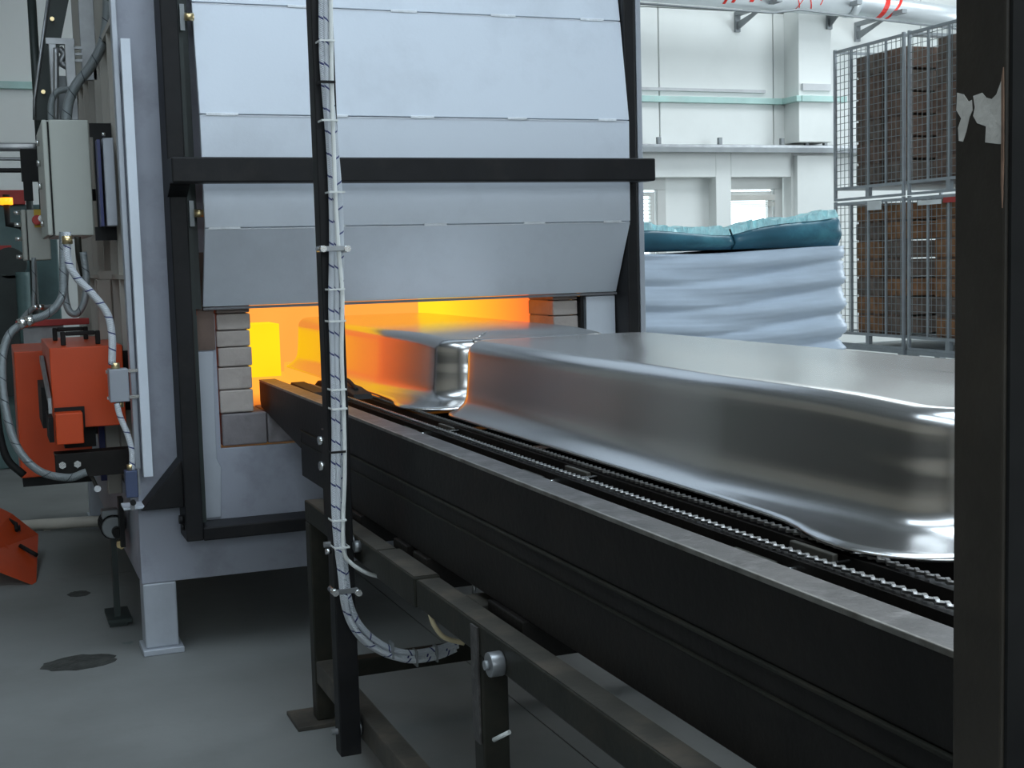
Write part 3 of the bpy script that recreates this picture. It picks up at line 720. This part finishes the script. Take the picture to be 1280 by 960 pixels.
def hose(lab, pts, Y, r, m=flex, nm='conduit', fit=()):
    t = thing(nm, lab, 'hose', at(*pts[0], Y))
    put('hose', MB().tube(px_path(pts, Y), r, 12), m, t)
    for (u, v, ax, mm) in fit:
        c = at(u, v, Y); d = Vector(ax)*.012
        put('fitting', MB().cyl(c-d, c+d, r*1.35, 10), mm, t)
    return t
hose('thick grey conduit curving down into the top of the beige cabinet', [(134, -20), (134, 20), (128, 55), (112, 85), (96, 105), (86, 128), (83, 152)], 4.8, .017)
hose('braided conduit sweeping from the beige cabinet down to the junction box', [(84, 290), (85, 325), (96, 347), (116, 368), (134, 392), (140, 420), (140, 456)], 4.23, .0115, braid, fit=((84, 300, (0, 0, 1), brass),))
hose('pair of slim conduits from the junction box to the navy box', [(146, 504), (150, 520), (160, 545), (165, 565), (165, 588)], 4.21, .009, braid)
hose('dark conduit looping left of the orange cabinet and under the burner', [(79, 290), (79, 340), (77, 372), (60, 392), (34, 402), (12, 418), (3, 450), (6, 505), (20, 556), (48, 588), (85, 597), (108, 590)], 4.41, .0125, flex, fit=((28, 404, (1, 0, .3), chrome), (37, 401, (1, 0, .2), chrome)))
HT = hose('thin conduit joining the looping conduit from the small cabinet', [(42, 322), (43, 360), (43, 384), (55, 384), (72, 382)], 5.2, .008, flex, fit=((45, 384, (1, 0, 0), chrome), (51, 384, (1, 0, 0), chrome)))
put('branch', MB().tube(px_path([(43, 384), (34, 392), (24, 404)], 5.2), .010, 12), flex, HT)
hose('U-shaped conduit hanging behind the burner handles', [(82, 330), (81, 365), (86, 388), (96, 392), (105, 378), (108, 350), (104, 315)], 4.60, .0115, flex)
hose('slim conduit arching over the top of the beige cabinet', [(64, 155), (64, 130), (70, 116), (84, 112), (92, 118)], 4.9, .011, flex)
hose('black hose curving at the lower left below the orange cabinet', [(-6, 500), (0, 545), (10, 575), (30, 594)], 4.8, .013, rubber)
hose('short pale pipe rising from the top of the beige cabinet', [(70, 153), (70, 110), (70, 60)], 4.95, .010, galv, nm='pipe')
hose('olive hose hanging beneath the beige cabinet near the ribs', [(97, 296), (99, 320), (105, 345)], 4.66, .011, olive)
put('pull_rod', MB().tube(px_path([(108, 584), (117, 600), (122, 612)], 4.52), .006, 10), dust_top, bk)
put('rod_eye', MB().cyl(at(122, 611, 4.50), at(122, 611, 4.54), .011, 12), galv, bk)
# cable tray and top frame
ct = thing('cable_ladder', 'dark green upright cable tray rising past the beige cabinet', 'tray', at(50, 150, 5.3))
P = [at(a, b, 5.3) for a, b in ((66, -30), (92, -30), (76, 50), (60, 150), (44, 150), (43, 125))]
put('tray_web', MB().prism([(p_.x, p_.z) for p_ in P], 'y', 5.3, 5.31), dark_tray, ct)
e0, e1, e2 = at(64, -30, 5.29), at(43, 125, 5.29), at(43, 150, 5.29)
put('tray_edge', MB().tube([e0, e1, e2], .006, 6), galv, ct)
for (u, v) in ((65, 24), (54, 115)): c = at(u, v, 5.29); put('screw', MB().cyl(c, c+Vector((0, -.01, 0)), .008, 8), brass, ct)
gf = thing('bracket_frame', 'galvanised bracket frame holding cables above the beige cabinet', 'frame', at(80, 150, 5.1))
def rect_px(mb, x0, y0, x1, y1, Y, th=.02):
    a = at(x0, y1, Y); b = at(x1, y0, Y); mb.box(a.x, b.x, Y, Y+th, a.z, b.z); return mb
put('frame', rect_px(rect_px(rect_px(MB(), 57, 48, 93, 55, 5.1), 86, 55, 93, 150, 5.1), 66, 55, 70, 150, 5.1), galv, gf, bevel=.002)
put('back_sheet', rect_px(MB(), 72, 95, 86, 150, 5.16), cable_grey, gf)
put('crumpled_wrap', MB().tube(px_path([(74, 60), (80, 68), (76, 78), (84, 84)], 5.13), .012, 6), galv, gf)
for v in (58, 66, 74): put('rung', rect_px(MB(), 93, v, 103, v+3, 5.12), galv, gf)
tag(put('upright_channel', rect_px(MB(), 103, -30, 115, 100, 5.2), galv, bevel=.002), 'pale upright steel channel between the tray and the furnace', 'channel')
# things on the wall side, far left
rl = MB()
a = at(-20, 184, 8.5); b = at(47, 184, 8.5)
t = thing('handrail', 'grey double tube rail at the far left above the machine', 'rail', a)
put('tube', MB().tube([a-Vector((1, 0, 0)), b], .026, 12), galv, t); put('end_cap', MB().cyl(b, b+Vector((.05, 0, 0)), .034, 12), rubber, t)
a = at(-20, 197, 8.5); b = at(50, 199, 8.5); put('tube', MB().tube([a-Vector((1, 0, 0)), b], .01, 10), galv, t)
a = at(-20, 212, 8.5); b = at(34, 213, 8.5); put('lower_tube', MB().tube([a-Vector((1, 0, 0)), b], .014, 10), rubber, t)
put('stand', MB().cyl((.25, 8.5, 0), (.25, 8.5, at(20, 184, 8.5).z), .02), dark_tray, t)
bm_ = thing('far_machine', 'green-grey machine with a red band behind the orange cabinet', 'machine', (.1, 9.3, 0))
z1 = at(0, 256, 9).z; z0 = at(0, 440, 9).z
put('body', box(-1.0, .42, 9.0, 10.2, 0, z1), dgreen, bm_, bevel=.01)
put('red_band', box(-1.0, .24, 8.96, 10.2, z1, z1+.09), red_m, bm_, bevel=.004)
put('red_band', box(-1.0, .14, 8.96, 9.0, at(0, 316, 9).z, at(0, 307, 9).z), red_m, bm_)
put('motor', MB().cyl((.12, 8.6, at(0, 330, 8.6).z), (.12, 8.98, at(0, 330, 8.6).z), .10, 20), dark_tray, bm_, bevel=.01)
put('motor_foot', box(.02, .22, 8.6, 8.98, .5, at(0, 345, 8.6).z), dark_tray, bm_)
put('pipework', MB().tube(px_path([(6, 320), (7, 380), (8, 440)], 8.7), .015, 8).tube(px_path([(28, 340), (30, 380), (34, 430)], 8.6), .04, 10), dgreen, bm_)
put('dark_box', box(.02, .20, 8.7, 9.0, .62, 1.1), dark_tray, bm_)
wl = thing('warning_lamp', 'lit amber warning lamp on a black arm at the far left', 'lamp', at(8, 275, 8.2))
c = at(8, 252, 8.2); amber = mat('amber_lens', (.9, .3, .02), .3, 0, .02, emit=(1.0, .28, .01), estr=3)
put('lens', MB().tube([c-Vector((0, 0, .018)), c+Vector((0, 0, .022))], .035, 16), amber, wl)
put('cap', MB().cyl(c+Vector((0, 0, .022)), c+Vector((0, 0, .04)), .02, 12), rubber, wl)
put('stem', MB().tube([c-Vector((0, 0, .018)), c-Vector((0, 0, .13)), c+Vector((.06, 0, -.14))], .018, 10), rubber, wl)
put('mount', MB().tube([c+Vector((.06, 0, -.14)), c+Vector((.10, .79, -.14))], .012, 8), rubber, wl)
ro = thing('red_crossbeam', 'short red beam with grey sheet behind the orange burner', 'beam', at(36, 405, 6.2))
a = at(20, 409, 6.2); b = at(50, 400, 6.2); put('beam', box(a.x, .404, 6.2, 6.25, a.z, b.z), red_m, ro, bevel=.003)
put('sheet', box(a.x+.03, b.x+.1, 6.26, 6.27, a.z-.1, a.z), galv, ro)
# low pipework on the floor
t = thing('floor_pipe', 'cream pipe lying along the floor under the burner', 'pipe', (.2, 6.0, 0))
a = at(46, 656, 6.75); b = at(131, 651, 6.55)
put('pipe', MB().tube([a-(b-a)*.6, b+(b-a)*.4], .027, 14), pvc, t)
put('saddle', box(a.x+.03, a.x+.06, a.y-.03, a.y+.03, 0, a.z-.02), pvc, t)
t = thing('pump', 'small dark pump motor at the left foot of the furnace', 'pump', (.37, 4.7, .2))
c = at(142, 660, 4.75)
put('motor', MB().tube([c+Vector((0, 0, 0)), c+Vector((0, .16, 0))], .038, 18), cable_grey, t, bevel=.004)
put('terminal_box', box(c.x-.035, c.x+.02, 4.77, 4.83, c.z+.03, c.z+.06), cable_grey, t, bevel=.003)
for k in range(4): put('fin', MB().tube([c+Vector((0, .02+k*.035, 0)), c+Vector((0, .03+k*.035, 0))], .044, 18), rubber, t)
put('shaft', MB().tube([c+Vector((.01, -.05, -.012)), c+Vector((.01, 0, -.012))], .018, 14), rubber, t)
put('brass_nut', MB().hexa(c+Vector((.018, -.03, -.05)), (0, -1, 0), .016, .03), brass, t)
put('bracket', box(.366, .382, 4.66, 4.72, .30, .47), black, t)
put('foot', MB().box(c.x-.035, c.x+.045, 4.74, 4.92, .015, .03).box(c.x-.01, c.x+.01, 4.78, 4.82, .03, c.z-.03).box(c.x-.03, c.x+.03, 4.76, 4.86, 0, .015), dark_tray, t)
# orange ramp
t = thing('orange_ramp', 'tilted orange metal panel with black handles on the floor at the left', 'panel', (-.05, 6.0, 0))
q = [at(-40, 615, 6.1), at(15, 642, 6.1), at(48, 668, 6.1), at(45, 733, 5.57), at(-40, 700, 5.57)]
mb = MB(); A_ = [mb.bm.verts.new(v) for v in q]; B_ = [mb.bm.verts.new(v+Vector((0, .05, -.012))) for v in q]
mb.bm.faces.new(A_); mb.bm.faces.new(B_[::-1])
for i in range(5): mb.bm.faces.new((A_[i], B_[i], B_[(i+1) % 5], A_[(i+1) % 5]))
put('panel', mb, orange_m, t)
for pts in ([(2, 645), (20, 655), (21, 663)], [(25, 682), (46, 694)], [(-4, 683), (13, 691), (12, 700)]):
    put('handle', MB().tube([at(u, v, 5.62+(733-v)*.0052) for u, v in pts], .009, 8), rubber, t)
put('prop', box(-.06, .06, 6.02, 6.1, 0, .16), rubber, t)
# dark holes / patches in the floor
tar = mat('dark_patch', (.035, .037, .033), .8, 0, .5, 20, .4, 50)
def blob(cx, cy, rx, ry, lab, n_=26):
    mb = MB(); pts = [(cx+rx*math.cos(2*math.pi*k/n_)*random.uniform(.86, 1.08), cy+ry*math.sin(2*math.pi*k/n_)*random.uniform(.86, 1.08)) for k in range(n_)]
    mb.prism(pts, 'z', .0002, .0015); o = put('floor_patch', mb, tar, None); tag(o, lab, 'patch')
blob(.195, 4.37, .12, .085, 'wide ragged dark patch in the concrete left of the furnace leg')
blob(.25, 5.32, .042, .05, 'small dark round patch in the concrete behind the wide one')

# ================================================================== WRAPPED PALLET WITH TEAL SHEETS
film = mat('white_film', (.60, .69, .80), .38, 0, .06, 6, .08, 14, stretch=(1, 1, 5))
pl = thing('wrapped_pallet', 'pallet load wrapped in creased white stretch film behind the furnace', 'pallet', (3.75, 6.4, 0))
def wrap(x0, x1, y0, y1, z0, z1, layers):
    mb = MB(); bm = mb.bm; nz = 90; P0 = ringpts(x0, x1, y0, y1, .09, 0, 6); Q = []
    for i, p in enumerate(P0):
        q = P0[(i+1) % len(P0)]
        if (q-p).length > .3:
            for j in range(34): Q.append(p.lerp(q, j/34))
        else: Q.append(p)
    c = Vector(((x0+x1)/2, (y0+y1)/2, 0)); rings = []
    for i in range(nz+1):
        f = i/nz; z = z0+(z1-z0)*f; row = []
        for j, p in enumerate(Q):
            s = (p.x-x0)/(x1-x0)
            # sagging tucks between the layers, sliding diagonally along the face
            ph = f*layers + .22*math.sin(s*3.1+1.0) - .5*s*(.6 if f > .5 else .15)
            fr = ph-math.floor(ph)
            bulge = .040*math.sin(math.pi*fr)**.6 + .010*math.sin(9*s+ph*7) + .005*math.sin(31*ph+14*s)
            d = (p-c); d.z = 0; dn_ = d.normalized()
            q = p+dn_*(bulge-.015); row.append(bm.verts.new((q.x, q.y, z+.012*math.sin(5*s+3*f))))
        rings.append(row)
    for a, b in zip(rings, rings[1:]):
        for k in range(len(a)):
            fc = bm.faces.new((a[k], a[(k+1) % len(a)], b[(k+1) % len(a)], b[k])); fc.smooth = True
    bm.faces.new(rings[-1]); bm.faces.new(rings[0][::-1]); return mb
put('film_wrap', wrap(2.90, 4.32, 6.0, 7.1, .15, 1.265, 8), film, pl)
wood = mat('pallet_wood', (.40, .30, .19), .8, 0, .2, 8, .1, 40, stretch=(1, 8, 1))
for y in (6.02, 6.35, 6.68, 7.0): put('board', box(2.92, 4.3, y, y+.09, .115, .14), wood, pl)
for x in (2.95, 3.55, 4.15): put('block', box(x, x+.1, 6.02, 7.09, 0, .113), wood, pl)
tealm = mat('teal_sheet', (.035, .14, .20), .35, 0, .25, 3, .06, 12, dirt=(.10, .35, .42), damt=.6, dscale=5)
tealf = mat('pale_aqua_film', (.50, .82, .86), .4, 0, .2, 20, .3, 30)
def bagpair(x0, x1, zl0, zl1, zr0, zr1, lab):
    t = thing('teal_bundle', lab, 'bundle', ((x0+x1)/2, 6.5, zl0))
    N = 30; mb = MB(); bm = mb.bm; rows = []
    for i in range(N+1):
        s = i/N; x = x0+(x1-x0)*s; zb = zl0+(zr0-zl0)*s; zt = zl1+(zr1-zl1)*s
        zt += .012*math.sin(s*5)
        bul = .035*math.sin(math.pi*s)**.5
        prof_ = [(6.05-.2*bul, zb), (6.01-bul, zb*.6+zt*.4), (6.03-bul, zt*.85+zb*.15), (6.06, zt), (6.5, zt+.0), (7.0, zt-.01), (7.05, zb)]
        rows.append([bm.verts.new((x, y, z)) for y, z in prof_])
    for a, b in zip(rows, rows[1:]):
        for k in range(len(a)-1): f = bm.faces.new((a[k], b[k], b[k+1], a[k+1])); f.smooth = True
        bm.faces.new((a[-1], b[-1], b[0], a[0]))
    bm.faces.new(rows[0]); bm.faces.new(rows[-1][::-1])
    put('sheet', mb, tealm, t)
    mb = MB(); rows = []; N = 60
    for i in range(N+1):
        s = i/N; x = x0+(x1-x0)*s; zt = zl1+(zr1-zl1)*s+.012*math.sin(s*5)
        h = .020+.018*abs(math.sin(s*23+x0))*random.uniform(.5, 1.2)+.01*math.sin(s*9)
        rows.append([mb.bm.verts.new(v) for v in ((x, 6.04, zt-.004), (x, 6.055+random.uniform(-.02, .02), zt+h), (x, 6.16, zt+h*.6+random.uniform(0, .02)), (x, 6.35, zt+.005))])
    for a, b in zip(rows, rows[1:]):
        for k in range(3): mb.bm.faces.new((a[k], b[k], b[k+1], a[k+1]))
    put('film_frill', mb, tealf, t); return t
bagpair(2.9, 3.62, 1.272, 1.375, 1.272, 1.362, 'left teal sheet bundle with aqua film lying on the white-wrapped pallet')
bagpair(3.63, 4.29, 1.272, 1.352, 1.272, 1.448, 'right teal sheet bundle sloping up towards the wire cages')

# ================================================================== WIRE CAGES
cagem = mat('cage_zinc', (.36, .39, .41), .4, .5, .1, 10)
wirem = mat('cage_wire', (.30, .33, .33), .4, .5, .1, 10)
crm = [mat('crate_brown', (.21, .135, .10), .8, 0, .35, 14, .3, 40), mat('crate_tan', (.34, .17, .08), .8, 0, .35, 14, .3, 40), mat('crate_grey', (.20, .15, .12), .8, 0, .35, 14, .3, 40)]
XC = 5.95
def cage(y0, y1, z0, z1, lab):
    t = thing('wire_cage', lab, 'cage', (XC+.5, (y0+y1)/2, z0), 'stacked wire mesh cages')
    X0, X1 = XC, XC+1.0; pw = .022
    for x in (X0, X1-pw):
        for y in (y0, y1-pw): put('corner_post', box(x, x+pw, y, y+pw, z0, z1), cagem, t, bevel=.003)
    for z in (z0+.08, z1-.03):
        put('rim_bar', box(X0+.003, X0+.019, y0+pw, y1-pw, z, z+.02), cagem, t); put('rim_bar', box(X1-.019, X1-.003, y0+pw, y1-pw, z, z+.02), cagem, t)
        put('rim_bar', box(X0+pw, X1-pw, y0+.003, y0+.019, z, z+.02), cagem, t); put('rim_bar', box(X0+pw, X1-pw, y1-.019, y1-.003, z, z+.02), cagem, t)
    put('base_bar', box(X0+.003, X0+.02, y0+pw, y1-pw, z0, z0+.018), cagem, t)
    put('floor_tray', box(X0+.02, X1-.02, y0+.02, y1-.02, z0+.08, z0+.092), cagem, t)
    put('base_foot', box(X0, X0+.03, (y0+y1)/2-.02, (y0+y1)/2+.02, z0+.018, z0+.08), cagem, t)
    n_ = 3
    for k in range(1, 4):
        y = y0+(y1-y0)*k/4; put('upright', box(X0+.004, X0+.016, y-.009, y+.009, z0+.1, z1-.03), cagem, t)
        put('upright', box(X1-.016, X1-.004, y-.009, y+.009, z0+.1, z1-.03), cagem, t)
    w = MB(); wr = .0019
    k = z0+.12
    while k < z1-.04:
        w.box(X0+.009, X0+.009+2*wr, y0+pw, y1-pw, k-wr, k+wr); w.box(X1-.012, X1-.012+2*wr, y0+pw, y1-pw, k-wr, k+wr); k += .05
    k = y0+.05
    while k < y1-.03:
        w.box(X0+.013, X0+.013+2*wr, k-wr, k+wr, z0+.09, z1-.02); w.box(X1-.016, X1-.016+2*wr, k-wr, k+wr, z0+.09, z1-.02); k += .05
    put('wire_mesh', w, wirem, t, stuff=True)
    return t
ZB = .545; ZM = 1.62; ZT = 2.74
names = {0: ('far', 7.62, 8.44), 1: ('near', 6.74, 7.58)}
ords = ['first', 'second', 'third', 'fourth', 'fifth', 'sixth', 'seventh', 'eighth']
for cidx, (cn, y0, y1) in names.items():
    place = 'beside the pallet' if cidx == 0 else 'by the dark column'
    for tier, (z0, z1) in enumerate(((ZB, ZM-.004), (ZM, ZT))):
        tn = 'lower' if tier == 0 else 'upper'
        cage(y0, y1, z0, z1, f'{tn} galvanised wire cage full of brown blocks, stack {place}')
        rows = 6 if tier else 7; h = .156 if tier else .134
        cols = [('left', y1-.49, y1-.27), ('right', y0+.05, y0+.27)] if cidx == 0 else [('left', y1-.50, y1-.28), ('right', y0+.05, y0+.27)]
        if cidx == 0: cols = [('left', 7.93, 8.22), ('right', 7.655, 7.885)]
        else: cols = [('left', 7.06, 7.34), ('right', 6.77, 7.02)]
        for cn2, a, b in cols:
            for r_ in range(rows):
                zb = z0+.094+r_*h; j = random.uniform(-.012, .012)
                m = crm[0] if tier else random.choice([crm[1], crm[1], crm[2]])
                if tier and random.random() < .3: m = crm[2]
                mb = box(XC+.04+abs(j), XC+.86, a+j, b+j, zb+.014, zb+h-.0005)
                o = put('block', mb, m, None, bevel=.006); del_ = None
                tag(o, f'brown block, {ords[r_]} from the bottom of the {cn2} pile, {tn} cage {place}', 'block', 'brown blocks in the wire cages')
                ORG[o.name] = o.location.copy()
                for xx in (.05, .75): put('runner', box(XC+xx, XC+xx+.05, a+.02, b-.02, zb, zb+.0138), crm[0], o)
    # steel platform under the stack (hidden behind the baths)
    t = thing('platform', f'low steel platform under the cage stack {place}', 'platform', (XC+.5, (y0+y1)/2, 0))
    put('deck', box(XC, XC+1, y0, y1, ZB-.03, ZB-.001), cagem, t)
    for x in (XC, XC+.94):
        for y in (y0, y1-.06): put('leg', box(x, x+.06, y, y+.06, 0, ZB-.03), cagem, t)
tag(put('label_card', box(XC-.006, XC-.002, 7.86, 8.02, ZM-.085, ZM-.02), mat('card_white', (.8, .82, .8), .6)), 'white card clipped to the top of the lower cage beside the pallet', 'card')
tag(put('label_card', box(XC-.006, XC-.002, 7.22, 7.46, ZM-.075, ZM-.045), MATS['card_white']), 'white strip on the rim of the lower cage by the column', 'card')
tag(put('red_card', box(XC-.006, XC-.002, 7.0, 7.20, ZM-.07, ZM-.035), red_m), 'red strip on the rim of the lower cage by the column', 'card')
